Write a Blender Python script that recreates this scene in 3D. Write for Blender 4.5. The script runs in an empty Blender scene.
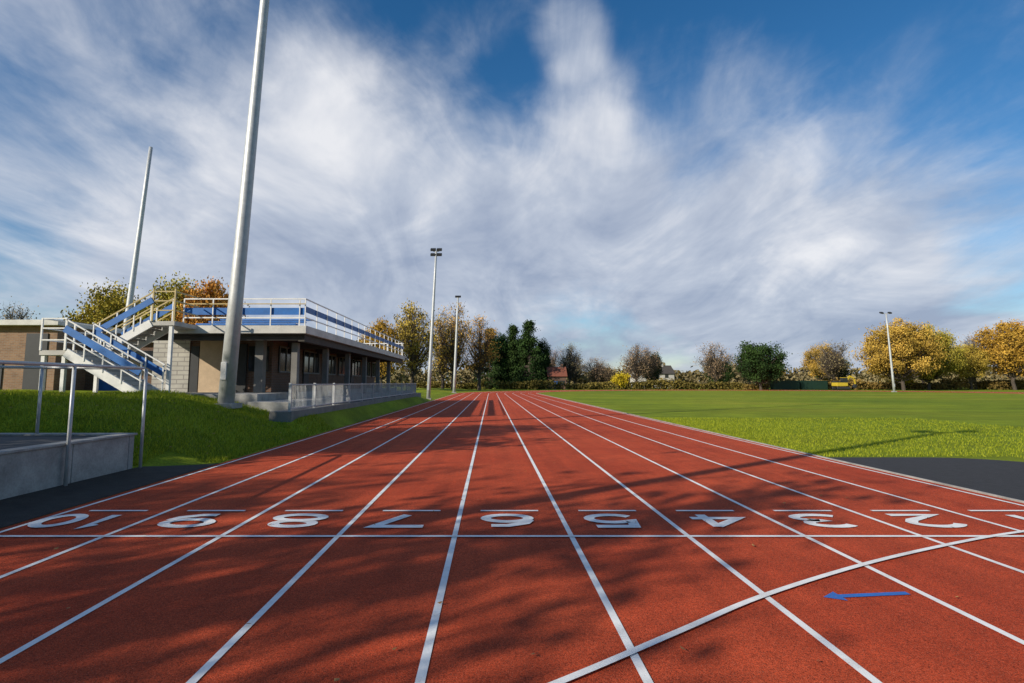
import bpy, math, random
import numpy as np
from mathutils import Vector
random.seed(4); np.random.seed(4)
scene=bpy.context.scene
COL=scene.collection

# ------------------------------------------------------------------ materials
def nm(name):
    m=bpy.data.materials.new(name); m.use_nodes=True
    nt=m.node_tree; b=nt.nodes['Principled BSDF']
    return m,nt,b
def N(nt,t,**k):
    n=nt.nodes.new(t)
    for a,v in k.items(): setattr(n,a,v)
    return n
def noise(nt,scale,detail=4,rough=.55,vec=None,dist=0):
    n=N(nt,'ShaderNodeTexNoise'); n.inputs['Scale'].default_value=scale
    n.inputs['Detail'].default_value=detail; n.inputs['Roughness'].default_value=rough
    n.inputs['Distortion'].default_value=dist
    if vec is not None: nt.links.new(vec,n.inputs['Vector'])
    return n
def ramp(nt,fac,stops):
    r=N(nt,'ShaderNodeValToRGB'); e=r.color_ramp.elements
    while len(e)<len(stops): e.new(.5)
    for i,(p,c) in enumerate(stops):
        e[i].position=p; e[i].color=(c[0],c[1],c[2],1) if not isinstance(c,(int,float)) else (c,c,c,1)
    nt.links.new(fac,r.inputs[0]); return r
def mix(nt,a,b,fac,mode='MIX'):
    m=N(nt,'ShaderNodeMix',data_type='RGBA',blend_type=mode)
    for s,v in ((m.inputs[0],fac),(m.inputs[6],a),(m.inputs[7],b)):
        if hasattr(v,'links') or hasattr(v,'is_linked'): nt.links.new(v,s)
        elif isinstance(v,(int,float)): s.default_value=v
        else: s.default_value=(v[0],v[1],v[2],1)
    return m.outputs[2]
def bump(nt,b,h,st,dist=.01):
    n=N(nt,'ShaderNodeBump'); n.inputs['Strength'].default_value=st; n.inputs['Distance'].default_value=dist
    nt.links.new(h,n.inputs['Height']); nt.links.new(n.outputs[0],b.inputs['Normal'])
def gpos(nt): return N(nt,'ShaderNodeNewGeometry').outputs['Position']

def simple(name,c,rough=.7,var=.18,scale=3,metal=0,bs=.2):
    m,nt,b=nm(name); p=gpos(nt)
    n=noise(nt,scale,4,.6,p); n2=noise(nt,scale*14,2,.6,p)
    r=ramp(nt,n.outputs[0],[(.3,[x*(1-var) for x in c]),(.7,[min(1,x*(1+var)) for x in c])])
    r2=ramp(nt,n2.outputs[0],[(.3,1-var*.6),(.65,1.0)])
    nt.links.new(mix(nt,r.outputs[0],r2.outputs[0],1.0,'MULTIPLY'),b.inputs['Base Color'])
    b.inputs['Roughness'].default_value=rough; b.inputs['Metallic'].default_value=metal
    bump(nt,b,n2.outputs[0],bs,.01)
    return m

def mat_track():
    m,nt,b=nm('track_surface'); p=gpos(nt)
    big=noise(nt,.35,3,.6,p); mid=noise(nt,2.2,4,.65,p); g=noise(nt,120,2,.7,p); g2=noise(nt,40,2,.7,p)
    base=ramp(nt,big.outputs[0],[(.3,(.64,.078,.026)),(.7,(.82,.122,.042))])
    mm=ramp(nt,mid.outputs[0],[(.3,.78),(.62,1.0)])
    gg=ramp(nt,g.outputs[0],[(.34,.26),(.48,.88),(.62,1.0)])
    g22=ramp(nt,g2.outputs[0],[(.32,.70),(.58,1.0)])
    c=mix(nt,base.outputs[0],mm.outputs[0],1,'MULTIPLY'); c=mix(nt,c,gg.outputs[0],1,'MULTIPLY'); c=mix(nt,c,g22.outputs[0],1,'MULTIPLY')
    mp=N(nt,'ShaderNodeMapping'); mp.inputs['Scale'].default_value=(3.5,.12,1); nt.links.new(p,mp.inputs[0])
    st=noise(nt,1,3,.6,mp.outputs[0]); sr=ramp(nt,st.outputs[0],[(.35,.82),(.62,1.0)])
    c=mix(nt,c,sr.outputs[0],1,'MULTIPLY')
    sp_=noise(nt,190,1,.5,p); sf=ramp(nt,sp_.outputs[0],[(.64,0.0),(.72,.6)])
    c=mix(nt,c,(.80,.36,.22),sf.outputs[0])
    nt.links.new(c,b.inputs['Base Color']); b.inputs['Roughness'].default_value=.88
    b.inputs['Specular IOR Level'].default_value=.15
    bump(nt,b,g.outputs[0],.8,.009); return m
def mat_paint(name,c,wear=.42,red=(.40,.06,.03)):
    m,nt,b=nm(name); p=gpos(nt)
    g=noise(nt,110,2,.7,p); w=noise(nt,3.5,4,.7,p)
    s=N(nt,'ShaderNodeMath',operation='ADD'); nt.links.new(g.outputs[0],s.inputs[0])
    w2=N(nt,'ShaderNodeMath',operation='MULTIPLY'); w2.inputs[1].default_value=.6; nt.links.new(w.outputs[0],w2.inputs[0]); nt.links.new(w2.outputs[0],s.inputs[1])
    f=ramp(nt,s.outputs[0],[(wear*1.3,0.0),(wear*1.3+.12,1.0)])
    d=ramp(nt,w.outputs[0],[(.3,.78),(.6,1.0)])
    cc=mix(nt,c,d.outputs[0],1,'MULTIPLY')
    nt.links.new(mix(nt,red,cc,f.outputs[0]),b.inputs['Base Color']); b.inputs['Roughness'].default_value=.65
    bump(nt,b,g.outputs[0],.4,.005); return m
def mat_grass():
    m,nt,b=nm('grass_turf'); p=gpos(nt)
    big=noise(nt,.07,4,.6,p); mid=noise(nt,.6,4,.7,p); f=noise(nt,22,3,.75,p)
    mp=N(nt,'ShaderNodeMapping'); mp.inputs['Scale'].default_value=(.03,.35,1); nt.links.new(p,mp.inputs[0])
    stp=noise(nt,1,3,.6,mp.outputs[0]); ms=ramp(nt,stp.outputs[0],[(.36,.70),(.60,1.0)])
    base=ramp(nt,big.outputs[0],[(.3,(.23,.33,.014)),(.52,(.34,.42,.018)),(.72,(.45,.45,.035))])
    m1=ramp(nt,mid.outputs[0],[(.28,.64),(.62,1.0)]); m2=ramp(nt,f.outputs[0],[(.3,.45),(.62,1.0)])
    c=mix(nt,base.outputs[0],m1.outputs[0],1,'MULTIPLY');c=mix(nt,c,m2.outputs[0],1,'MULTIPLY');c=mix(nt,c,ms.outputs[0],1,'MULTIPLY')
    nt.links.new(c,b.inputs['Base Color']); b.inputs['Roughness'].default_value=.9; b.inputs['Specular IOR Level'].default_value=.15
    bump(nt,b,f.outputs[0],.8,.05); return m
def mat_brick(name,c1,c2,mortar,scale=1.0):
    m,nt,b=nm(name); p=gpos(nt)
    sp=N(nt,'ShaderNodeSeparateXYZ'); nt.links.new(p,sp.inputs[0])
    ad=N(nt,'ShaderNodeMath',operation='ADD'); nt.links.new(sp.outputs[0],ad.inputs[0]); nt.links.new(sp.outputs[1],ad.inputs[1])
    cb=N(nt,'ShaderNodeCombineXYZ'); nt.links.new(ad.outputs[0],cb.inputs[0]); nt.links.new(sp.outputs[2],cb.inputs[1])
    br=N(nt,'ShaderNodeTexBrick'); nt.links.new(cb.outputs[0],br.inputs['Vector'])
    br.inputs['Color1'].default_value=(*c1,1); br.inputs['Color2'].default_value=(*c2,1); br.inputs['Mortar'].default_value=(*mortar,1)
    br.inputs['Scale'].default_value=1; br.inputs['Brick Width'].default_value=.225*scale; br.inputs['Row Height'].default_value=.075*scale; br.inputs['Mortar Size'].default_value=.009*scale
    n=noise(nt,1.3,4,.6,p); r=ramp(nt,n.outputs[0],[(.3,.7),(.7,1.0)])
    nt.links.new(mix(nt,br.outputs[0],r.outputs[0],1,'MULTIPLY'),b.inputs['Base Color']); b.inputs['Roughness'].default_value=.85
    bump(nt,b,br.outputs['Fac'],-.4,.008); return m
def mat_leaf(name,dark,light,trans=0):
    m,nt,b=nm(name)
    at=N(nt,'ShaderNodeAttribute',attribute_name='tint'); oi=N(nt,'ShaderNodeObjectInfo')
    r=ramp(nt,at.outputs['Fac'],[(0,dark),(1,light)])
    h=N(nt,'ShaderNodeHueSaturation'); nt.links.new(r.outputs[0],h.inputs['Color'])
    mr=N(nt,'ShaderNodeMapRange'); mr.inputs[3].default_value=.475; mr.inputs[4].default_value=.52; nt.links.new(oi.outputs['Random'],mr.inputs[0]); nt.links.new(mr.outputs[0],h.inputs['Hue'])
    mv=N(nt,'ShaderNodeMapRange'); mv.inputs[3].default_value=1.15; mv.inputs[4].default_value=.8; nt.links.new(oi.outputs['Random'],mv.inputs[0]); nt.links.new(mv.outputs[0],h.inputs['Value'])
    nt.links.new(h.outputs[0],b.inputs['Base Color']); b.inputs['Roughness'].default_value=.8; b.inputs['Specular IOR Level'].default_value=.1
    if trans:
        t=N(nt,'ShaderNodeBsdfTranslucent'); nt.links.new(h.outputs[0],t.inputs[0])
        ms=N(nt,'ShaderNodeMixShader'); ms.inputs[0].default_value=trans
        nt.links.new(b.outputs[0],ms.inputs[1]); nt.links.new(t.outputs[0],ms.inputs[2])
        nt.links.new(ms.outputs[0],nt.nodes['Material Output'].inputs[0])
    return m

M_track=mat_track(); M_white=mat_paint('white_line_paint',(.88,.87,.84),.39); M_bluep=mat_paint('blue_line_paint',(.02,.15,.52),.42)
M_grass=mat_grass()
M_asph=simple('asphalt',(.024,.024,.028),.95,.3,6,0,.6)
M_soil=simple('mossy_asphalt',(.026,.025,.021),.95,.35,4,0,.8)
M_conc=simple('concrete',(.34,.33,.31),.9,.3,2.2,0,.3)
M_concw=simple('pale_render',(.50,.48,.44),.85,.14,1.5)
M_concd=simple('dark_paving',(.06,.06,.06),.9,.25,2.5)
M_fascia=simple('painted_fascia',(.60,.58,.53),.6,.18,2)
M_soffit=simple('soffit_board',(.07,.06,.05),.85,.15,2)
M_pier=simple('concrete_pier',(.19,.18,.165),.9,.2,2)
M_galv=simple('galvanised_steel',(.52,.53,.53),.5,.14,5,.3,.08)
M_wht=simple('white_painted_steel',(.78,.77,.74),.45,.1,4,0,.05)
M_yel=simple('ochre_painted_steel',(.50,.38,.16),.5,.15,4,0,.05)
M_blue=simple('blue_painted_board',(.012,.13,.42),.5,.2,2,0,.08)
M_brickL=mat_brick('buff_brick',(.34,.19,.10),(.24,.125,.065),(.28,.24,.19))
M_brickD=mat_brick('brown_brick',(.18,.085,.045),(.13,.06,.035),(.16,.14,.12))
M_block=mat_brick('white_blockwork',(.52,.50,.44),(.46,.44,.39),(.30,.28,.26),2.6)
M_beige=simple('beige_panel',(.50,.37,.24),.7,.15,2)
M_dark=simple('dark_door',(.025,.027,.03),.6,.2,3)
M_frame=simple('grey_window_frame',(.15,.15,.14),.6,.2,3)
M_bark=simple('bark',(.085,.065,.05),.95,.3,4,0,.6)
M_tile=simple('clay_tiles',(.22,.07,.04),.85,.2,6)
M_digy=simple('excavator_paint',(.55,.40,.03),.5,.12,3)
M_green=simple('green_painted_container',(.010,.038,.024),.6,.15,2)
m,nt,b=nm('window_glass'); b.inputs['Base Color'].default_value=(.02,.025,.03,1); b.inputs['Roughness'].default_value=.08
n=noise(nt,1.2,2,.5,gpos(nt)); bump(nt,b,n.outputs[0],.05,.02); M_glass=m

# ------------------------------------------------------------------ mesh builder
class MB:
    def __init__(s): s.v=[];s.f=[];s.m=[];s.mats=[]
    def mi(s,m):
        if m not in s.mats: s.mats.append(m)
        return s.mats.index(m)
    def box(s,x0,x1,y0,y1,z0,z1,m):
        b=len(s.v); s.v+=[(x0,y0,z0),(x1,y0,z0),(x1,y1,z0),(x0,y1,z0),(x0,y0,z1),(x1,y0,z1),(x1,y1,z1),(x0,y1,z1)]
        for q in ((0,3,2,1),(4,5,6,7),(0,1,5,4),(1,2,6,5),(2,3,7,6),(3,0,4,7)):
            s.f.append(tuple(b+i for i in q)); s.m.append(s.mi(m))
    def beam(s,p0,p1,w,h,m):
        p0=Vector(p0);p1=Vector(p1);d=(p1-p0).normalized()
        up=Vector((0,0,1)) if abs(d.z)<.95 else Vector((0,1,0))
        a=d.cross(up).normalized()*w/2; c=a.cross(d).normalized()*h/2
        b=len(s.v)
        for p in (p0,p1):
            for e,g in ((-1,-1),(1,-1),(1,1),(-1,1)): s.v.append(tuple(p+a*e+c*g))
        for q in ((0,1,2,3),(7,6,5,4),(0,4,5,1),(1,5,6,2),(2,6,7,3),(3,7,4,0)):
            s.f.append(tuple(b+i for i in q)); s.m.append(s.mi(m))
    def tube(s,pts,rads,m,n=8,cap=True):
        pts=[Vector(p) for p in pts]; b=len(s.v); k=len(pts)
        for i,p in enumerate(pts):
            d=(pts[min(i+1,k-1)]-pts[max(i-1,0)]).normalized()
            up=Vector((0,0,1)) if abs(d.z)<.9 else Vector((0,1,0))
            a=d.cross(up).normalized(); c=a.cross(d).normalized()
            for j in range(n):
                t=2*math.pi*j/n; s.v.append(tuple(p+(a*math.cos(t)+c*math.sin(t))*rads[i]))
        for i in range(k-1):
            for j in range(n):
                s.f.append((b+i*n+j,b+i*n+(j+1)%n,b+(i+1)*n+(j+1)%n,b+(i+1)*n+j)); s.m.append(s.mi(m))
        if cap:
            s.f.append(tuple(b+j for j in range(n))[::-1]); s.m.append(s.mi(m))
            s.f.append(tuple(b+(k-1)*n+j for j in range(n))); s.m.append(s.mi(m))
    def poly(s,vs,m):
        b=len(s.v); s.v+=list(vs); s.f.append(tuple(range(b,b+len(vs)))); s.m.append(s.mi(m))
    def build(s,name,parent=None,bevel=0,smooth=False):
        me=bpy.data.meshes.new(name); me.from_pydata(s.v,[],s.f)
        for m in s.mats: me.materials.append(m)
        me.polygons.foreach_set('material_index',s.m)
        if smooth: me.polygons.foreach_set('use_smooth',[True]*len(s.f))
        me.update(); o=bpy.data.objects.new(name,me); COL.objects.link(o)
        if parent: o.parent=parent
        if bevel:
            md=o.modifiers.new('bevel','BEVEL'); md.width=bevel; md.segments=2; md.limit_method='ANGLE'
        return o
def empty(name,loc=(0,0,0)):
    e=bpy.data.objects.new(name,None); COL.objects.link(e); e.empty_display_size=.3
    return e

# ------------------------------------------------------------------ terrain
def sst(a,b,x):
    t=max(0,min(1,(x-a)/(b-a))); return t*t*(3-2*t)
def gz(x,y):
    t=max(0,min(1,(-5.75-x)/5.75)); z=1.25*(1-(1-t)**2)
    z*= .22+.78*sst(10.4,12.2,y)
    if x>-15.5: z*= 1-.75*sst(19.0,20.2,y)*(1-sst(48,52,y))
    z*= 1-.7*sst(50,62,y)
    if x<-6: z+=(.04*math.sin(x*1.1+y*.7)+.03*math.sin(x*2.3-y*1.9))*min(1,(-6-x)/2)
    k=.50*(1-sst(-6.2,-5.5,x))
    if -9<x<-5.4: z=max(z,k*sst(15.5,18.5,y)*(1-sst(47,52,y)))
    return z
xs=[-1500,-700,-300,-150,-90,-60,-45,-35,-28]+list(np.arange(-24,-6.6,.35))+[-6.5,-6.35,-6.2,-6.05,-5.9,-5.75,-5.6,-5.45,-5.3,0,7,14,30,60,100,160,300,700,1500]
ys=[-600,-200,-80,-40,-20,-8,0,4,7]+list(np.arange(8,24,.4))+list(np.arange(24,66,2))+[70,80,100,130,170,250,400,800,2500]
me=bpy.data.meshes.new('ground'); vs=[(float(x),float(y),gz(x,y)) for y in ys for x in xs]; nx=len(xs)
fs=[(j*nx+i,j*nx+i+1,(j+1)*nx+i+1,(j+1)*nx+i) for j in range(len(ys)-1) for i in range(nx-1)]
me.from_pydata(vs,[],fs); me.materials.append(M_grass); me.polygons.foreach_set('use_smooth',[True]*len(fs))
o=bpy.data.objects.new('ground',me); COL.objects.link(o)

# ------------------------------------------------------------------ track
L0=-5.26; LW=1.22; R0=L0+10*LW; CX=R0+36.5; YB=85.
def arc_strip(mb,r0,r1,z,m,seg=80,a0=math.pi,a1=0):
    for i in range(seg):
        t0=a0+(a1-a0)*i/seg; t1=a0+(a1-a0)*(i+1)/seg
        P=lambda r,t:(CX+r*math.cos(t),YB+r*math.sin(t),z)
        mb.poly([P(r1,t0),P(r0,t0),P(r0,t1),P(r1,t1)],m)
def sheet(mb,x0,x1,y0,y1,z,m): mb.poly([(x0,y0,z),(x1,y0,z),(x1,y1,z),(x0,y1,z)],m)
mb=MB(); sheet(mb,L0-.14,R0+.16,-14,YB,.006,M_track); arc_strip(mb,36.34,36.5+12.2+.14,.006,M_track); 
sheet(mb,CX+36.34,CX+48.84,-14,YB,.006,M_track); mb.build('running_track')
mb=MB()
for k in range(11):
    x=L0+k*LW; sheet(mb,x-.027,x+.027,-14,YB,.011,M_white); r=CX-x; arc_strip(mb,r-.027,r+.027,.011,M_white)
mb.build('lane_lines')
mb=MB(); sheet(mb,L0-.02,R0+.02,6.0,6.06,.016,M_white)
for k in range(10):
    c=L0+(k+.5)*LW; sheet(mb,c-.36,c+.36,7.17,7.23,.016,M_white)
mb.build('finish_line_marking')
pts=[(-.6,2.5),(.42,3.2),(1.2,3.77),(2.04,4.38),(3.22,5.08),(4.37,5.65),(5.5,6.13),(6.9,6.58)]
def catmull(pts,n=6):
    P=[]
    for i in range(len(pts)-1):
        for t in np.linspace(0,1,n,endpoint=False):
            p0=pts[max(i-1,0)];p1=pts[i];p2=pts[i+1];p3=pts[min(i+2,len(pts)-1)]
            P.append(tuple(.5*((2*p1[a])+(-p0[a]+p2[a])*t+(2*p0[a]-5*p1[a]+4*p2[a]-p3[a])*t*t+(-p0[a]+3*p1[a]-3*p2[a]+p3[a])*t**3) for a in (0,1)))
    P.append(pts[-1]); return P
def stroke(mb,P,w,z,m,closed=False):
    n=len(P); ed=[]
    for i,p in enumerate(P):
        pa=Vector(P[(i-1)%n] if closed else P[max(i-1,0)]); pb=Vector(P[(i+1)%n] if closed else P[min(i+1,n-1)]); pc=Vector(p)
        d1=(pc-pa).normalized() if (pc-pa).length>1e-6 else (pb-pc).normalized(); d2=(pb-pc).normalized() if (pb-pc).length>1e-6 else d1
        t=(d1+d2).normalized(); k=1/max(.45,t.dot(d1)); nn=Vector((-t.y,t.x))*w/2*k
        ed.append(((p[0]+nn.x,p[1]+nn.y,z),(p[0]-nn.x,p[1]-nn.y,z)))
    for i in range(n if closed else n-1):
        j=(i+1)%n; mb.poly([ed[i][1],ed[j][1],ed[j][0],ed[i][0]],m)
mb=MB(); stroke(mb,catmull(pts),.052,.021,M_white); mb.build('curved_start_line')
mb=MB(); z=.012; Q=.23
mb.poly([(2.62,4.13+Q,z),(3.17,4.19+Q,z),(3.17,4.25+Q,z),(2.62,4.19+Q,z)],M_bluep)
mb.poly([(2.48,4.14+Q,z),(2.62,4.07+Q,z),(2.62,4.25+Q,z)],M_bluep)
mb.build('blue_arrow_marking')
def arc(cx,cy,rx,ry,a0,a1,n=14): return [(cx+rx*math.cos(math.radians(a0+(a1-a0)*i/n)),cy+ry*math.sin(math.radians(a0+(a1-a0)*i/n))) for i in range(n+1)]
G={'0':[(arc(0,0,.5,.5,0,360,24)[:-1],True)],
 '1':[([(-.1,.33),(.08,.5),(.08,-.5)],False)],
 '2':[(arc(0,.2,.46,.3,165,-10,12)+[(.3,-.05),(-.45,-.5),(.5,-.5)],False)],
 '3':[(arc(-.02,.25,.42,.25,150,-80,12)+arc(-.02,-.25,.48,.25,80,-150,14),False)],
 '4':[([(.2,.5),(-.5,-.2),(.5,-.2)],False),([(.2,-.5),(.2,.56)],False)],
 '5':[([(.42,.5),(-.35,.5),(-.40,.05)]+arc(0,-.17,.47,.33,130,-150,14),False)],
 '6':[(arc(0,-.2,.46,.3,0,360,20)[:-1],True),([(-.46,-.02),(-.36,.25),(0,.46),(.34,.46)],False)],
 '7':[([(-.5,.5),(.5,.5),(-.05,-.5)],False)],
 '8':[(arc(0,.26,.40,.24,0,360,20)[:-1],True),(arc(0,-.24,.48,.26,0,360,20)[:-1],True)],
 '9':[(arc(0,.2,.46,.3,0,360,20)[:-1],True),([(.46,.02),(.36,-.25),(0,-.46),(-.34,-.46)],False)]}
for k in range(10):
    s=str(10-k); c=L0+(k+.5)*LW-(.16 if s=='10' else .04); mb=MB(); cy=6.70; sw=.12
    for gi,ch in enumerate(s):
        W=.55 if len(s)==1 else .38; off=0 if len(s)==1 else (-.32 if gi==0 else .20)
        if ch=='1': W=.3
        for si,(P,cl) in enumerate(G[ch]):
            Q=[(c-(px*W+off),cy-py*.54) for px,py in P]   # turned through 180 degrees
            stroke(mb,Q,sw,.016+.0035*si,M_white,cl)
    mb.build('lane_number')
mb=MB(); pts=[(R0+.18,-10),(16,-10),(16,4),(13,8)]
for i in range(9):
    t=i/8*math.pi/2; pts.append((9.4+1.8*math.cos(t),10.4+1.9*math.sin(t)))
pts.append((R0+.18,12.3)); mb.poly([(x,y,.007) for x,y in pts],M_asph); mb.build('asphalt_apron')
mb=MB()
for i in range(48): mb.box(R0+.165,R0+.21,-10+i*2+.004,-8+i*2-.004,0,.03,M_conc)
mb.build('track_edging_kerb',bevel=.005)
mb=MB(); 
pp=[(L0-.15,-6)]+[(L0-.15,11.4)]+[(-5.75,11.1),(-6.1,10.8),(-6.44,10.5),(-6.44,-6)]
mb.poly([(x,y,.075 if x<-6.4 else (.04 if x<-6 else (.02 if x<-5.7 else .009))) for x,y in pp],M_soil); mb.build('path_edge_strip')

# ------------------------------------------------------------------ near-left block + railing
e=empty('concrete_retaining_wall'); mb=MB()
y=-2.0
while y<10.25:
    y1=min(y+1.35,10.3); mb.box(-6.62,-6.45,y+.006,y1-.006,-.1,.66,M_conc); y=y1
mb.box(-14,-6.62,10.1,10.3,-.1,.66,M_conc); mb.build('wall_panels',e,bevel=.012)
mb=MB(); mb.box(-14,-6.63,-2,10.09,-.1,.665,M_concd); mb.build('paved_top',e)
mb=MB(); mb.box(-6.66,-6.42,-2,10.33,.662,.70,M_conc); mb.box(-14,-6.665,10.08,10.33,.667,.70,M_conc); mb.build('coping',e,bevel=.008)
e=empty('steel_handrail'); mb=MB(); r=.027
for yy in (4.6,6.5,8.6,10.4): mb.tube([(-6.38,yy,.02),(-6.38,yy,1.86)],[r,r],M_galv,10)
for xx in (-8.15,-9.9): mb.tube([(xx,10.2,.69),(xx,10.2,1.86)],[r,r],M_galv,10)
mb.build('posts',e,smooth=True)
mb=MB(); mb.tube([(-13,10.2,1.93),(-8.15,10.2,1.88),(-6.5,10.37,1.87),(-6.38,10.3,1.87),(-6.38,4,1.87)],[r]*5,M_galv,10)
mb.build('top_rail',e,smooth=True)

# ------------------------------------------------------------------ masts
def mast(x,y,h,r0,r1,lean,heads,z0=None,name='floodlight_mast'):
    e=empty(name); z0=gz(x,y)-.1 if z0 is None else z0
    mb=MB(); top=(x+lean*h,y,z0+h)
    ps=[];rs=[]
    for t in np.linspace(0,1,6): ps.append((x+lean*h*t,y,z0+h*t)); rs.append(r0+(r1-r0)*t)
    mb.tube(ps,rs,M_galv,12); mb.build('shaft',e,smooth=True)
    mb=MB(); mb.box(x-r0*1.5,x+r0*1.5,y-r0*1.5,y+r0*1.5,z0,z0+.16,M_conc); mb.box(x-.09,x+.09,y-r0-.02,y-r0+.06,z0+.9,z0+1.45,M_galv)
    mb.build('base_plate',e,bevel=.01)
    if heads==0: return
    mb=MB(); tx,ty,tz=top; w={2:.75,4:.3,1:.22}[heads]
    mb.beam((tx-w,ty,tz),(tx+w,ty,tz),.09,.09,M_galv)
    for i in range(2):
        xx=tx-w+2*w*i
        for rr in ((0,) if heads<4 else (0,.5)):
            mb.beam((xx,ty-.12,tz+.08-rr),(xx,ty+.32,tz+.28-rr),.5,.22,M_dark)
    mb.build('lamp_heads',e)
mast(-8.45,18,19,.25,.11,.048,2)
mast(-29.8,45,20.3,.27,.14,.068,0,.9)
mast(-6.0,54,14.5,.19,.10,.042,4)
mast(-5.9,90,15.4,.24,.13,.035,1,0)
mast(71.5,100,14.0,.2,.12,-.03,2,0)
mast(-13.2,-2.5,17,.2,.12,0,2,0)  # added mast, never in view, placed to throw a pole shadow across the track

# ------------------------------------------------------------------ pavilion
E=empty('sports_pavilion'); FZ=1.2
mb=MB(); mb.box(-6.9,-6.2,17.6,50,-.2,.72,M_pier); mb.box(-8.4,-6.9,19.5,50,-.2,.95,M_conc); mb.box(-20.2,-8.4,20.3,50,-.2,FZ,M_conc); mb.build('terrace_steps',E,bevel=.015)
mb=MB(); mb.box(-14.2,-7.3,22,47.5,3.55,3.86,M_fascia); mb.build('roof_deck',E,bevel=.01)
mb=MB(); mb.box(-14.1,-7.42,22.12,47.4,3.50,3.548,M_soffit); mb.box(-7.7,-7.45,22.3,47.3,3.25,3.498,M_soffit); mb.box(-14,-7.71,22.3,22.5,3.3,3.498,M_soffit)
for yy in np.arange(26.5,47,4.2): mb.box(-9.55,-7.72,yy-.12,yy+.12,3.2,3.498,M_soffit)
mb.build('soffit_and_beams',E)
mb=MB(); mb.box(-14.8,-9.6,24.6,46.5,FZ,3.499,M_brickD); mb.build('brick_walls',E)
mb=MB()
mb.box(-14.79,-13.2,24.52,24.597,FZ,3.46,M_block); mb.box(-12.75,-11.75,24.52,24.597,FZ,3.44,M_beige)
mb.build('front_panels',E)
mb=MB()
mb.box(-13.15,-12.8,24.54,24.597,FZ,3.2,M_dark); mb.box(-11.65,-10.7,24.53,24.597,FZ,3.3,M_dark); mb.box(-10.6,-9.75,24.53,24.597,2.1,3.2,M_glass)
for yy in np.arange(25.3,45.5,3.3):
    mb.box(-9.598,-9.55,yy,yy+2.5,2.15,3.2,M_glass)
for yy in (29.2,38.9): mb.box(-9.598,-9.54,yy-.55,yy+.25,FZ,2.06,M_dark)
mb.build('windows_and_doors',E)
mb=MB()
for yy in np.arange(25.3,45.5,3.3):
    for q in (0,.83,1.66,2.5): mb.box(-9.549,-9.51,yy+q-.025,yy+q+.025,2.15,3.2,M_frame)
    mb.box(-9.549,-9.505,yy-.05,yy+2.55,2.07,2.149,M_frame); mb.box(-9.549,-9.505,yy-.05,yy+2.55,3.201,3.27,M_frame)
mb.build('window_frames',E)
mb=MB()
for yy in np.arange(23,47.3,4.2): mb.box(-8.15,-7.9,yy-.14,yy+.14,.9,3.24,M_pier)
mb.box(-9.7,-9.35,23,23.35,FZ,3.49,M_pier); mb.box(-11.0,-10.75,23,23.25,FZ,3.49,M_pier); mb.build('columns',E,bevel=.01)
# deck railing
mb=MB(); top=4.93
for x in np.arange(-12.2,-7.3,1.15): mb.beam((x,22.08,3.86),(x,22.08,top),.04,.04,M_wht)
for y in np.arange(22.08,47.5,1.5): mb.beam((-7.38,y,3.86),(-7.38,y,top),.04,.04,M_wht)
for z in (4.93,4.18): 
    mb.beam((-12.2,22.08,z),(-7.36,22.08,z),.045,.045,M_wht); mb.beam((-7.38,22.11,z),(-7.38,47.4,z),.045,.045,M_wht)
mb.beam((-12.2,22.0,4.72),(-7.36,22.0,4.72),.03,.04,M_yel)
mb.beam((-7.38,47.4,4.93),(-14,47.4,4.93),.05,.06,M_wht)
for x in np.arange(-14,-7.3,1.3): mb.beam((x,47.4,3.86),(x,47.4,top),.05,.05,M_wht)
mb.build('deck_railing',E)
mb=MB(); mb.box(-12.2,-7.42,22.125,22.15,4.30,4.58,M_blue); mb.box(-7.44,-7.415,22.16,47.3,4.42,4.66,M_blue)
for i in range(3):
    yy=24.5+i*1.1; zz=4.15+i*.22
    mb.box(-13,-8.6,yy,yy+.35,zz,zz+.06,M_blue); 
    for x in (-12.8,-11,-9.4): mb.box(x,x+.06,yy+.1,yy+.2,3.86,zz,M_wht)
mb.build('blue_boards_and_benches',E)
# stair
S=empty('external_staircase'); mb=MB()
Y0,Y1=18.9,20.1; z0=1.2
for i in range(9):
    x=-11.8-i*.278; z=z0+(i+1)*.167; mb.box(x-.30,x,Y0+.06,Y1-.06,z-.05,z,M_conc); mb.box(x-.02,x,Y0+.06,Y1-.06,z-.16,z-.052,M_concw)
LZ=2.70; mb.box(-15.25,-14.31,Y0,21.8,LZ-.16,LZ,M_concw)
for i in range(6):
    x=-14.3+i*.30; z=LZ+(i+1)*.19; mb.box(x,x+.32,20.46,21.64,z-.05,z,M_conc); mb.box(x,x+.02,20.46,21.64,z-.18,z-.052,M_concw)
mb.box(-12.5,-11.6,20.4,21.99,3.7,3.858,M_concw)
mb.build('treads_and_landings',S)
mb=MB()
for yy in (Y0,Y1): mb.beam((-11.75,yy,1.15),(-14.35,yy,2.62),.08,.30,M_wht)
for yy in (20.4,21.7): mb.beam((-14.35,yy,2.65),(-12.45,yy,3.78),.08,.28,M_wht)
for p in ((-15.15,Y0+.1),(-14.45,Y0+.1),(-15.15,21.6),(-11.75,20.5)): mb.box(p[0]-.06,p[0]+.06,p[1]-.06,p[1]+.06,1.0,LZ-.161 if p[0]<-14 else 3.699,M_wht)
mb.build('stringers_and_posts',S)
mb=MB()
for yy in (Y0-.04,Y1+.04):
    mb.beam((-11.7,yy,1.15+1.1),(-14.4,yy,2.66+1.1),.04,.045,M_wht)
    mb.beam((-11.7,yy,1.15+.5),(-14.4,yy,2.66+.5),.035,.04,M_wht)
    for t in np.linspace(0,1,5): x=-11.75-2.6*t; mb.beam((x,yy,1.2+1.5*t),(x,yy,2.25+1.5*t),.04,.04,M_wht)
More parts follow.
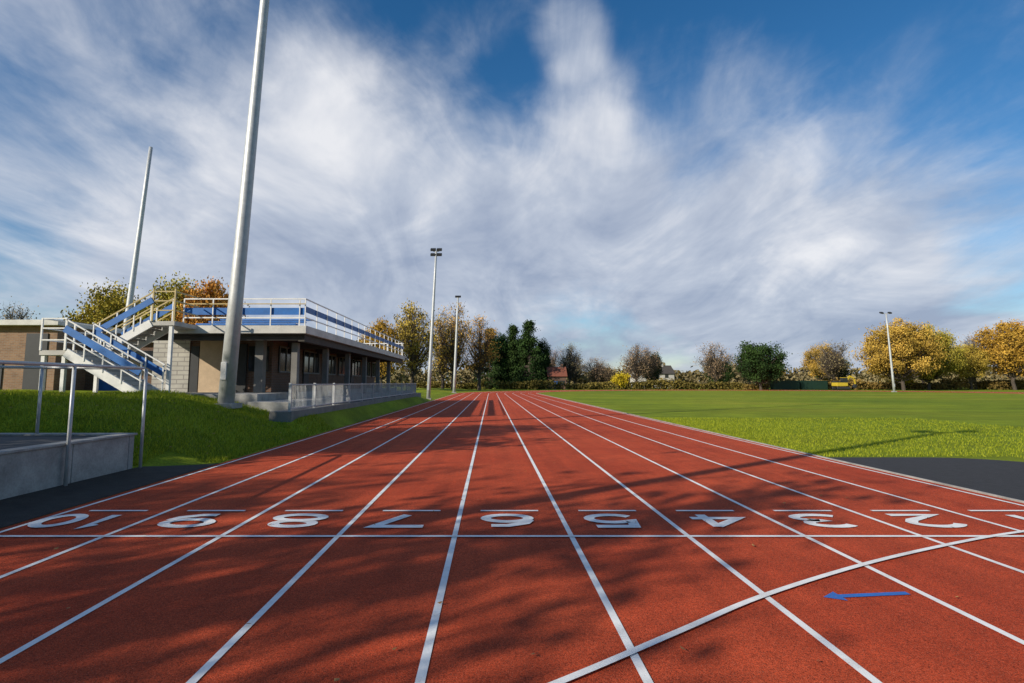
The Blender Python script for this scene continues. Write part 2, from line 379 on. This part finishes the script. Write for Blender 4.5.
for yy in (20.36,21.74):
    mb.beam((-14.4,yy,3.76),(-12.4,yy,4.93),.04,.045,M_yel); mb.beam((-14.4,yy,3.2),(-12.4,yy,4.37),.035,.04,M_yel)
    for t in np.linspace(0,1,4): x=-14.3+1.85*t; mb.beam((x,yy,2.75+1.1*t),(x,yy,3.80+1.1*t),.04,.04,M_wht)
for z in (LZ+.35,LZ+.75,LZ+1.08):
    mb.beam((-15.22,Y0,z),(-14.4,Y0,z),.04,.04,M_wht); mb.beam((-15.22,Y0,z),(-15.22,21.8,z),.04,.04,M_wht)
for p in ((-15.22,Y0),(-15.22,20.4),(-15.22,21.8),(-14.4,Y0)): mb.beam((p[0],p[1],LZ),(p[0],p[1],LZ+1.1),.05,.05,M_wht)
for z in (4.25,4.6,4.95): mb.beam((-12.4,20.36,z),(-11.6,20.36,z),.04,.04,M_yel); mb.beam((-11.6,20.36,z),(-11.6,22.0,z),.04,.04,M_yel)
for p in ((-12.4,20.36),(-11.6,20.36)): mb.beam((p[0],p[1],3.86),(p[0],p[1],5.05),.05,.05,M_yel)
mb.build('handrails',S)
mb=MB()
for yy in (Y0-.075,Y1+.075): mb.beam((-11.75,yy,1.15+.80),(-14.4,yy,2.66+.78),.025,.24,M_blue)
for yy in (20.32,21.78): mb.beam((-14.4,yy,3.46),(-12.4,yy,4.63),.025,.22,M_blue)
mb.build('blue_side_boards',S)
# balustrade fence
mb=MB()
for y in np.arange(17.7,47,.13): mb.box(-6.307,-6.293,y,y+.014,.78,1.56,M_galv)
for z in (.80,1.55): mb.box(-6.325,-6.275,17.65,47,z-.02,z+.02,M_galv)
for y in np.arange(17.7,47.2,2.45): mb.box(-6.34,-6.26,y-.03,y+.03,.72,1.6,M_galv)
mb.build('metal_railing_fence')
# left brick building
B=empty('brick_clubhouse')
mb=MB(); mb.box(-36,-20.2,26,40,.9,4.25,M_brickL); mb.box(-20.2,-14.82,28,40,.9,3.6,M_brickD); mb.build('brick_walls',B)
mb=MB(); mb.box(-36.3,-19.9,25.6,40.3,4.251,4.5,M_fascia); mb.box(-19.88,-14.81,27.7,40,3.601,3.8,M_fascia); mb.build('flat_roof',B,bevel=.01)
mb=MB(); mb.box(-21.6,-20.6,25.95,25.998,1.2,3.9,M_dark); mb.box(-25.5,-22.6,25.95,25.998,1.2,2.5,M_dark)
mb.box(-19.5,-18.4,27.95,27.998,1.2,3.2,M_blue); mb.box(-18,-15.5,27.95,27.998,2.0,3.2,M_glass); mb.build('doors_and_windows',B)

# ------------------------------------------------------------------ foliage
def rnd_unit(n):
    v=np.random.normal(size=(n,3)); return v/np.linalg.norm(v,axis=1)[:,None]
def quads(cent,size,flat=0):
    n=len(cent); a=rnd_unit(n); b=rnd_unit(n); b=np.cross(a,b); b/=np.linalg.norm(b,axis=1)[:,None]+1e-9
    s=(size*np.random.uniform(.6,1.4,n))[:,None]; a=a*s*.5; b=b*s*.36
    return np.stack([cent-a,cent-b*.9,cent+a,cent+b],1).reshape(-1,3)
def foliage_mesh(name,mb,leafv,tint,leafmat):
    nb=len(mb.v); nl=len(leafv)//4
    vs=mb.v+[tuple(v) for v in leafv.tolist()]
    fs=mb.f+[(nb+4*i,nb+4*i+1,nb+4*i+2,nb+4*i+3) for i in range(nl)]
    me=bpy.data.meshes.new(name); me.from_pydata(vs,[],fs)
    for m in mb.mats: me.materials.append(m)
    li=len(mb.mats); me.materials.append(leafmat)
    me.polygons.foreach_set('material_index',mb.m+[li]*nl)
    at=me.attributes.new('tint','FLOAT','POINT'); at.data.foreach_set('value',[0.0]*nb+np.repeat(tint,4).tolist())
    me.update(); return me
def tree_mesh(name,H,W,th,ncl,lpc,ls,cr,leafmat,seed,shape='round',twigs=4,twr=.02,tl=1.2):
    np.random.seed(seed); random.seed(seed); mb=MB()
    tops=[(0,0,-.3)]; rs=[H*.028]; x=y=0
    for t in np.linspace(.12,.92 if shape!='round' else .75,7):
        x+=random.uniform(-.02,.02)*H; y+=random.uniform(-.02,.02)*H
        if shape=='cone': x*=.3;y*=.3
        tops.append((x,y,H*t)); rs.append(H*.024*(1-t)+.03)
    mb.tube(tops,rs,M_bark,8)
    def trunk(z):
        for i in range(len(tops)-1):
            if tops[i][2]<=z<=tops[i+1][2]:
                f=(z-tops[i][2])/(tops[i+1][2]-tops[i][2]); return Vector(tops[i]).lerp(Vector(tops[i+1]),f),rs[i]*(1-f)+rs[i+1]*f
        return Vector(tops[-1]),rs[-1]
    cz=(th+H)/2; hz=(H-th)/2; L=[];T=[]
    for i in range(ncl):
        if shape=='cone':
            u=random.random()**1.25; z=th+(H-th)*u; rr=W/2*(1-u)**.75*random.uniform(.45,1); a=random.uniform(0,6.283); c=np.array([rr*math.cos(a),rr*math.sin(a),z])
        else:
            d=rnd_unit(1)[0]; rad=random.uniform(.12,1)**.45*random.uniform(.78,1.0); k=1.0 if d[2]>0 else .85
            c=np.array([d[0]*W/2*rad,d[1]*W/2*rad,cz+d[2]*hz*rad*k])
        zt=max(th*.55,th*.6+(c[2]-th)*.45) if shape!='cone' else c[2]-.1
        p,r=trunk(min(zt,tops[-1][2])); c_=Vector(c); mid=p.lerp(c_,.5)+Vector((random.uniform(-.3,.3),random.uniform(-.3,.3),-.06*H*random.random() if shape!='cone' else 0))
        q1=p.lerp(mid,.55); r0=min(r*.6,.012*H)
        mb.tube([p,q1,mid,c_],[r0,r0*.75,r0*.5,max(.015,r0*.2)],M_bark,5,False)
        for k in range(twigs):
            d=Vector(rnd_unit(1)[0]); d.z=abs(d.z)*.8+.15; d.normalize(); s=mid.lerp(c_,random.uniform(.2,1))
            e1=s+d*tl*random.uniform(.5,1.1); jj=Vector(rnd_unit(1)[0])*tl*.2
            mb.tube([s,s.lerp(e1,.5)+jj,e1],[twr,twr*.7,twr*.3],M_bark,3,False)
            for _ in range(2 if twigs>7 else 0):
                s2=s.lerp(e1,random.uniform(.3,.9)); d2=(d+Vector(rnd_unit(1)[0])*.9).normalized(); mb.tube([s2,s2+d2*tl*.55],[twr*.6,twr*.3],M_bark,3,False)
        n=int(lpc*random.uniform(.5,1.5))
        if n>0:
            g=np.random.normal(size=(n,3))*np.array([cr,cr,cr*.7])*random.uniform(.7,1.2); pts=c+g
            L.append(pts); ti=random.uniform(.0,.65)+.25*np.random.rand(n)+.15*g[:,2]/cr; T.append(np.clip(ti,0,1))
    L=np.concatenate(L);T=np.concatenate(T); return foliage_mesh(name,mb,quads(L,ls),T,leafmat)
G_yel=mat_leaf('leaf_yellow',(.26,.18,.03),(.68,.48,.10)); G_ora=mat_leaf('leaf_orange',(.26,.14,.02),(.68,.39,.07))
G_olv=mat_leaf('leaf_olive',(.18,.14,.02),(.62,.46,.08)); G_dk=mat_leaf('leaf_evergreen',(.012,.028,.010),(.05,.095,.022))
G_br=mat_leaf('leaf_brown',(.18,.13,.07),(.44,.33,.18)); G_hedge=mat_leaf('leaf_hedge',(.06,.055,.015),(.28,.21,.05)); G_gy=mat_leaf('leaf_bright_yellow',(.50,.34,.02),(.75,.55,.04))
P={}
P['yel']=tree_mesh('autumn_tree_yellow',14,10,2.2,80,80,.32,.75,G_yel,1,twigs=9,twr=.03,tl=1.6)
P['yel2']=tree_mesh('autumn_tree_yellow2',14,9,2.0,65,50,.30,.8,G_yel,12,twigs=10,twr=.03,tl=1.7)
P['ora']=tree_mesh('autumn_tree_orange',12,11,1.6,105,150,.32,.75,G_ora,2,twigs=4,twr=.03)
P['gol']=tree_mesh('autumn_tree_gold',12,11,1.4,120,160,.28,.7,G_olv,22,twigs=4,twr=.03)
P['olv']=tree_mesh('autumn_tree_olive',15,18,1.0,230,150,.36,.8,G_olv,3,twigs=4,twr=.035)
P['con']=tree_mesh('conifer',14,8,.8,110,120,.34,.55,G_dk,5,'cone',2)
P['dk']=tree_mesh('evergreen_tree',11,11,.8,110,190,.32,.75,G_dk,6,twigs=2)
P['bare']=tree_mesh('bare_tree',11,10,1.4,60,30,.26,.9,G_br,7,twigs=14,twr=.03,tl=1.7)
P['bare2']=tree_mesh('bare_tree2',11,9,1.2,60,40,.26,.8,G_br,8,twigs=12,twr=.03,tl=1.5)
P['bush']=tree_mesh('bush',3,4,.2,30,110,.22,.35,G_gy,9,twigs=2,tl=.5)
dims={'yel':(14,10),'yel2':(14,9),'ora':(12,11),'gol':(12,11),'olv':(15,18),'con':(14,8),'dk':(11,11),'bare':(11,10),'bare2':(11,9),'bush':(3,4)}
names={'yel':'autumn_tree','yel2':'autumn_tree','ora':'autumn_tree','gol':'autumn_tree','olv':'autumn_tree','con':'conifer_tree','dk':'evergreen_tree','bare':'bare_tree','bare2':'bare_tree','bush':'yellow_bush'}
def plant(k,x,y,H,W,rot,z=0):
    o=bpy.data.objects.new(names[k],P[k]); COL.objects.link(o); h,w=dims[k]
    o.location=(x,y,z); o.scale=(W/w,W/w,H/h); o.rotation_euler=(0,0,rot)
for (k,x,y,H,W,r) in [
 ('yel',-15.2,110,17.5,10,.3),('yel2',-8.0,118,18.2,9,1.2),('yel2',-2.6,124,16.5,9,3.2),('ora',-20,102,13.0,8,.5),('yel',-24,115,13,9,2.2),('yel2',-11,128,17,9,4),
 ('con',-.3,147,15.5,8.5,.1),('dk',3.4,152,16,10,.7),('con',6.0,149,16.5,8.5,2.1),('con',10.0,146,17.4,9.5,3.3),('dk',8.5,151,15,9,5),('dk',13.0,150,14,6.5,4),
 ('bare',21.5,155,13,8.5,1),('bare2',29.5,160,9,7.5,2),('bare2',24.5,165,10,8,5),('bare',17.5,165,12,7,2),
 ('bare2',39.5,154,12.4,9,3),('bare',45,160,12.6,8.5,4),('dk',47.5,165,11,6,4),('bare2',60,150,12.6,9.5,5.1),('dk',68,168,9.5,9,1.1),
 ('dk',62.8,131,11.9,11.5,1.3),('bare2',73,158,11.2,10,.5),('gol',81,165,9.5,9,.9),('bare',88,145,12.8,11,1.9),('gol',95,162,13.0,10,4.9),('dk',104,172,11,10,2),
 ('olv',90.8,124,15.6,17,.4),('olv',101,130,15.0,14,2.6),('bare',116,135,14.0,10,2.2),('gol',112.5,132,11,9,1.1),('ora',120,129,15.6,13,2.1),('ora',129,134,16,15,4.1),('bare2',111,145,14,10,4.4),
 ('gol',-41,60,12.6,9,1.0),('gol',-33.5,60,13.2,8.5,2.0),('ora',-29.2,58,12.2,7,4),('bare',-93,110,17.5,12,1),('bare',-105,118,15,12,3),('gol',-44,66,11.5,7,5.5),('yel',-37,64,12.5,8,2.5),
 ('bare2',34,170,8,8,.7),('bush',32,139,4.6,4.2,0),('bush',99,136,4,5,2)]:
    plant(k,x,y,H,W,r)
# trees left of / behind the viewpoint
for (k,x,y,H,W,r) in [('gol',-18.2,5.6,12.5,7.8,.2),('bare',-30,-9,15,9,1.4),('bare2',-18,-7.5,14,8,2.5),('yel2',-34,-1,18,10,3.5),('bare',-14,-20,18,12,4.2),('gol',-33,-14,19,9,.2),('yel2',-24,-26,17,10,2.2)]:
    plant(k,x,y,H,W,r)
def band(name,x0,x1,y0,y1,h,n,ls,mat,seed,dens=3.0,base=0):
    np.random.seed(seed); L=[];T=[]; nc=int((x1-x0)/dens*3)
    for i in range(nc):
        x=np.random.uniform(x0,x1); y=np.random.uniform(y0,y1); hh=h*(.72+.28*math.sin(x*.13+seed)*math.sin(x*.31+1))*np.random.uniform(.75,1.1); k=n//nc
        g=np.random.normal(size=(k,3))*np.array([dens*.42,.5,.0]); z=np.random.rand(k)**.8*hh
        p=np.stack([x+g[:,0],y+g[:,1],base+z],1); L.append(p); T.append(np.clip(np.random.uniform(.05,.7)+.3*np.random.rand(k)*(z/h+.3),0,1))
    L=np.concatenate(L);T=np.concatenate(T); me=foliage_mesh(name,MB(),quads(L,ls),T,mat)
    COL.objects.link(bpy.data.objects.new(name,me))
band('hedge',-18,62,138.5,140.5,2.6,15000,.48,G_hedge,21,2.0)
band('hedge',62,150,133,137,2.8,13000,.52,G_hedge,22,2.2)
band('distant_tree_row',-60,230,185,200,8.5,22000,1.2,G_br,23,6)
band('distant_tree_row',-60,230,215,225,9.5,14000,1.5,G_hedge,24,7)
band('distant_tree_row',-260,-40,120,135,6.0,9000,1.1,G_hedge,25,5)

def blades(name,n,fx,h,mat,seed):
    random.seed(seed); vs=[];ti=[]
    for i in range(n):
        x,y=fx(); z=gz(x,y)+.002
        a=random.uniform(0,6.28); w=.007+.005*random.random(); hh=h*random.uniform(.5,1.5); dx,dy=math.cos(a)*w,math.sin(a)*w; lx,ly=random.gauss(0,.35)*hh,random.gauss(0,.35)*hh
        vs+= [(x-dx,y-dy,z),(x+dx,y+dy,z),(x+lx+dx*.3,y+ly,z+hh),(x+lx,y+ly,z+hh)]; ti.append(random.random())
    me=foliage_mesh(name,MB(),np.array(vs),np.array(ti),mat); COL.objects.link(bpy.data.objects.new(name,me))
G_gr=mat_leaf('grass_blade',(.12,.19,.012),(.44,.49,.04),.35)
def fl():
    while True:
        y=10.5+random.random()**1.3*9.4; x=-5.5-random.random()**1.2*12
        if x>-6.5 and y<11.5: continue
        if not(x<-6.15 and x>-7.0 and y>17.5) and not (y>19.4 and x<-6.8): return x,y
blades('grass_tufts',48000,fl,.07,G_gr,31)
def fr():
    while True:
        x=R0+.22+random.random()**1.5*12; y=4+random.random()**1.3*22
        if y>12.4 or (x>11.3 and y>10): return x,y
blades('grass_tufts',35000,fr,.045,G_gr,32)
mb=MB(); random.seed(8); M_lf=simple('dry_leaf',(.34,.17,.05),.8,.4,20)
for i in range(640):
    if i<180: x,y=random.uniform(-5.2,7),2.6+random.random()**1.5*24; z=.02
    else: x,y=fl(); z=gz(x,y)+.06
    s=random.uniform(.012,.028) if i<180 else random.uniform(.025,.055); a=random.uniform(0,6.28); c,d=math.cos(a)*s,math.sin(a)*s
    mb.poly([(x-c,y-d,z+.004),(x+d*.6,y-c*.6,z+.002),(x+c,y+d,z+.014),(x-d*.6,y+c*.6,z+.009)],M_lf)
mb.build('fallen_leaves')

# ------------------------------------------------------------------ far objects
def house(x,y,w,d,h,rh,wall,roof):
    e=empty('brick_house'); mb=MB(); mb.box(x-w/2,x+w/2,y,y+d,0,h,wall); 
    mb.poly([(x-w/2,y+d/2,h+rh-.05),(x-w/2,y,h),(x-w/2,y+d,h)],wall); mb.poly([(x+w/2,y+d/2,h+rh-.05),(x+w/2,y,h),(x+w/2,y+d,h)],wall); mb.build('walls',e)
    mb=MB(); o_=.35
    mb.beam((x,y-o_,h-.15),(x,y+d/2,h+rh),w+.6,.15,roof); mb.beam((x,y+d+o_,h-.15),(x,y+d/2,h+rh),w+.6,.15,roof); mb.box(x+w*.25,x+w*.25+.6,y+d*.4,y+d*.4+.6,h,h+rh+.8,wall); mb.build('roof',e)
    mb=MB()
    for k in (-.3,.05,.3):
        for zz in ((1,2.2),(3.2,4.4)):
            if zz[1]<h: mb.box(x+k*w-.55,x+k*w+.55,y-.05,y-.003,zz[0],zz[1],M_glass)
    mb.box(x-.18*w,x-.18*w+.9,y-.06,y-.003,0,2,M_blue); mb.build('windows_and_door',e)
house(17.2,146,4.6,5,3.4,2.4,M_brickD,M_tile); house(52,178,12,8,4.6,2.6,M_concw,M_soffit)
mb=MB(); 
for i in range(2):
    x=66+i*6.6; mb.box(x,x+6,131.5,133,.1,2.1,M_green)
    for k in range(24): mb.box(x+.1+k*.245,x+.2+k*.245,131.45,131.498,.25,2.0,M_green)
    mb.box(x-.02,x+6.02,131.42,131.52,2.02,2.15,M_green)
mb.build('storage_container')
X=empty('yellow_excavator'); ex,ey=79.0,126.5
mb=MB()
for dy in (0,1.7):
    mb.tube([(ex-1.5,ey+dy,.4),(ex+1.5,ey+dy,.4)],[.4,.4],M_dark,8); mb.box(ex-1.5,ex+1.5,ey+dy-.25,ey+dy+.25,.05,.75,M_dark)
mb.build('tracks',X,bevel=.1)
mb=MB(); mb.box(ex-1.4,ex+1.1,ey-.2,ey+1.9,.9,1.7,M_digy); mb.box(ex-1.4,ex-.4,ey,ey+1.8,1.7,2.0,M_dark); mb.build('body',X,bevel=.08)
mb=MB(); mb.box(ex+.0,ex+1.05,ey-.2,ey+.8,1.7,2.75,M_glass); mb.box(ex-.05,ex+1.1,ey-.25,ey+.85,2.75,2.85,M_digy); mb.build('cab',X)
mb=MB(); mb.beam((ex+1,ey+1.2,1.5),(ex+2.4,ey+1.2,3.1),.3,.4,M_digy); mb.beam((ex+2.35,ey+1.2,3.15),(ex+3.5,ey+1.2,2.6),.25,.35,M_digy); mb.beam((ex+3.4,ey+1.2,2.7),(ex+3.6,ey+1.2,1.1),.2,.25,M_digy)
mb.beam((ex+3.65,ey+1.2,1.2),(ex+3.1,ey+1.2,.5),.8,.5,M_dark); mb.build('boom_and_bucket',X)

# ------------------------------------------------------------------ light + sky
EL=math.radians(26); SX,SY=-.80,-.60
sun=bpy.data.lights.new('sun','SUN'); sun.energy=5.0; sun.angle=math.radians(.4); sun.color=(1,.91,.76)
so=bpy.data.objects.new('sun',sun); COL.objects.link(so)
d=Vector((SX*math.cos(EL),SY*math.cos(EL),math.sin(EL))); so.rotation_euler=d.to_track_quat('Z','Y').to_euler()
w=bpy.data.worlds.new('World'); scene.world=w; w.use_nodes=True; nt=w.node_tree; nt.nodes.clear()
try:
    w.cycles.sampling_method='MANUAL'; w.cycles.sample_map_resolution=256
except Exception: pass
out=N(nt,'ShaderNodeOutputWorld'); sky=N(nt,'ShaderNodeTexSky',sky_type='NISHITA'); sky.sun_disc=False; sky.sun_elevation=EL; sky.sun_rotation=math.atan2(SX,SY)
sky.air_density=1.0; sky.dust_density=.3; sky.ozone_density=3
hs=N(nt,'ShaderNodeHueSaturation'); hs.inputs['Saturation'].default_value=1.3; nt.links.new(sky.outputs[0],hs.inputs['Color'])
bg1=N(nt,'ShaderNodeBackground'); bg1.inputs[1].default_value=.11; nt.links.new(hs.outputs[0],bg1.inputs[0])
tc=N(nt,'ShaderNodeTexCoord'); sp=N(nt,'ShaderNodeSeparateXYZ'); nt.links.new(tc.outputs['Generated'],sp.inputs[0])
def M(op,a,b=None,c=None):
    n=N(nt,'ShaderNodeMath',operation=op)
    for i,v in enumerate((a,b,c)):
        if v is None: continue
        if isinstance(v,(int,float)): n.inputs[i].default_value=v
        else: nt.links.new(v,n.inputs[i])
    return n.outputs[0]
zz=M('ADD',M('MAXIMUM',sp.outputs[2],0),.24); u=M('DIVIDE',sp.outputs[0],zz); v=M('DIVIDE',sp.outputs[1],zz)
cb=N(nt,'ShaderNodeCombineXYZ'); nt.links.new(u,cb.inputs[0]); nt.links.new(v,cb.inputs[1]); cb.inputs[2].default_value=2.3
def mapp(rot,sc):
    mp=N(nt,'ShaderNodeMapping'); mp.inputs['Rotation'].default_value=(0,0,math.radians(rot)); mp.inputs['Scale'].default_value=(*sc,1); nt.links.new(cb.outputs[0],mp.inputs[0]); return mp.outputs[0]
v1=mapp(8,(1.1,.75)); v2=mapp(-10,(2.4,1.0)); v3=mapp(22,(5.0,3.2))
n1=noise(nt,1.25,6,.56,v1,.35); n2=noise(nt,1.1,7,.62,v2,.8); n4=noise(nt,1.7,5,.64,v3,.5)
dens=M('ADD',M('MULTIPLY',n1.outputs[0],1.0),M('MULTIPLY',n2.outputs[0],.30)); dens=M('ADD',dens,M('MULTIPLY',n4.outputs[0],.21))
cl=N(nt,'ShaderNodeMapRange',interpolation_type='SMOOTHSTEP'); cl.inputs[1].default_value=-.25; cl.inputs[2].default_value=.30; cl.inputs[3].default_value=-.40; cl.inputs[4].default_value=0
nt.links.new(sp.outputs[1],cl.inputs[0]); dens=M('ADD',dens,cl.outputs[0])  # unseen sky behind the camera thinned of cloud to lower ambient light
def blob(px,py,r,amt):
    global dens
    dv=Vector(((px-491)/560,1,(383-py)/560)).normalized()
    q=N(nt,'ShaderNodeVectorMath',operation='DOT_PRODUCT'); nt.links.new(tc.outputs['Generated'],q.inputs[0]); q.inputs[1].default_value=dv
    mr=N(nt,'ShaderNodeMapRange',interpolation_type='SMOOTHSTEP'); mr.inputs[1].default_value=math.cos(r); mr.inputs[2].default_value=1; mr.inputs[3].default_value=0; mr.inputs[4].default_value=amt
    nt.links.new(q.outputs['Value'],mr.inputs[0]); dens=M('ADD',dens,mr.outputs[0])
for a in [(450,30,.24,-.22),(525,95,.14,-.18),(735,35,.27,-.32),(40,95,.22,-.18),(1010,10,.32,-.30),(200,-20,.24,-.16),(0,285,.14,-.24),(1020,268,.13,-.22),
          (575,20,.08,.20),(592,90,.10,.20),(608,165,.13,.12),(120,190,.45,.20),(420,210,.40,.20),(880,180,.45,.26),(650,260,.45,.20),(130,60,.15,.08),(300,300,.4,.14),(860,70,.12,.10),(320,60,.14,.06),(850,300,.3,.14)]: blob(*a)
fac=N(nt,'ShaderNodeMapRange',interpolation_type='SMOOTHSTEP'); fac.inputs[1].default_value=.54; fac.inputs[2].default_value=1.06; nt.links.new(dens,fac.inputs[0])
n3=noise(nt,1.5,5,.6,v1,.5)
sh=M('ADD',M('ADD',M('MULTIPLY',n3.outputs[0],.6),M('MULTIPLY',n2.outputs[0],.4)),M('MULTIPLY',sp.outputs[2],.26))
cr=ramp(nt,sh,[(.44,(.36,.43,.58)),(.57,(.56,.62,.74)),(.72,(.92,.93,.97))])
bg2=N(nt,'ShaderNodeBackground'); bg2.inputs[1].default_value=.92; nt.links.new(cr.outputs[0],bg2.inputs[0])
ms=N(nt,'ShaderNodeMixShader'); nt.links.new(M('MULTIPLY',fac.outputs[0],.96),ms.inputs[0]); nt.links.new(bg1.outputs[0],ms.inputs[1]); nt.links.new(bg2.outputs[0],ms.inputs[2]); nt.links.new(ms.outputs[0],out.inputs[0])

# ------------------------------------------------------------------ camera
cam=bpy.data.cameras.new('camera'); co=bpy.data.objects.new('camera',cam); COL.objects.link(co); scene.camera=co
cam.sensor_width=36; cam.lens=560/1024*36; cam.clip_end=6000; cam.clip_start=.05
co.location=(0,0,1.6); co.rotation_euler=(math.radians(96),0,0)
cam.shift_x=(512-491)/1024; cam.shift_y=-(560*math.tan(math.radians(6))-41.5)/1024
scene.view_settings.view_transform='Standard'; scene.view_settings.look='None'; scene.view_settings.exposure=0
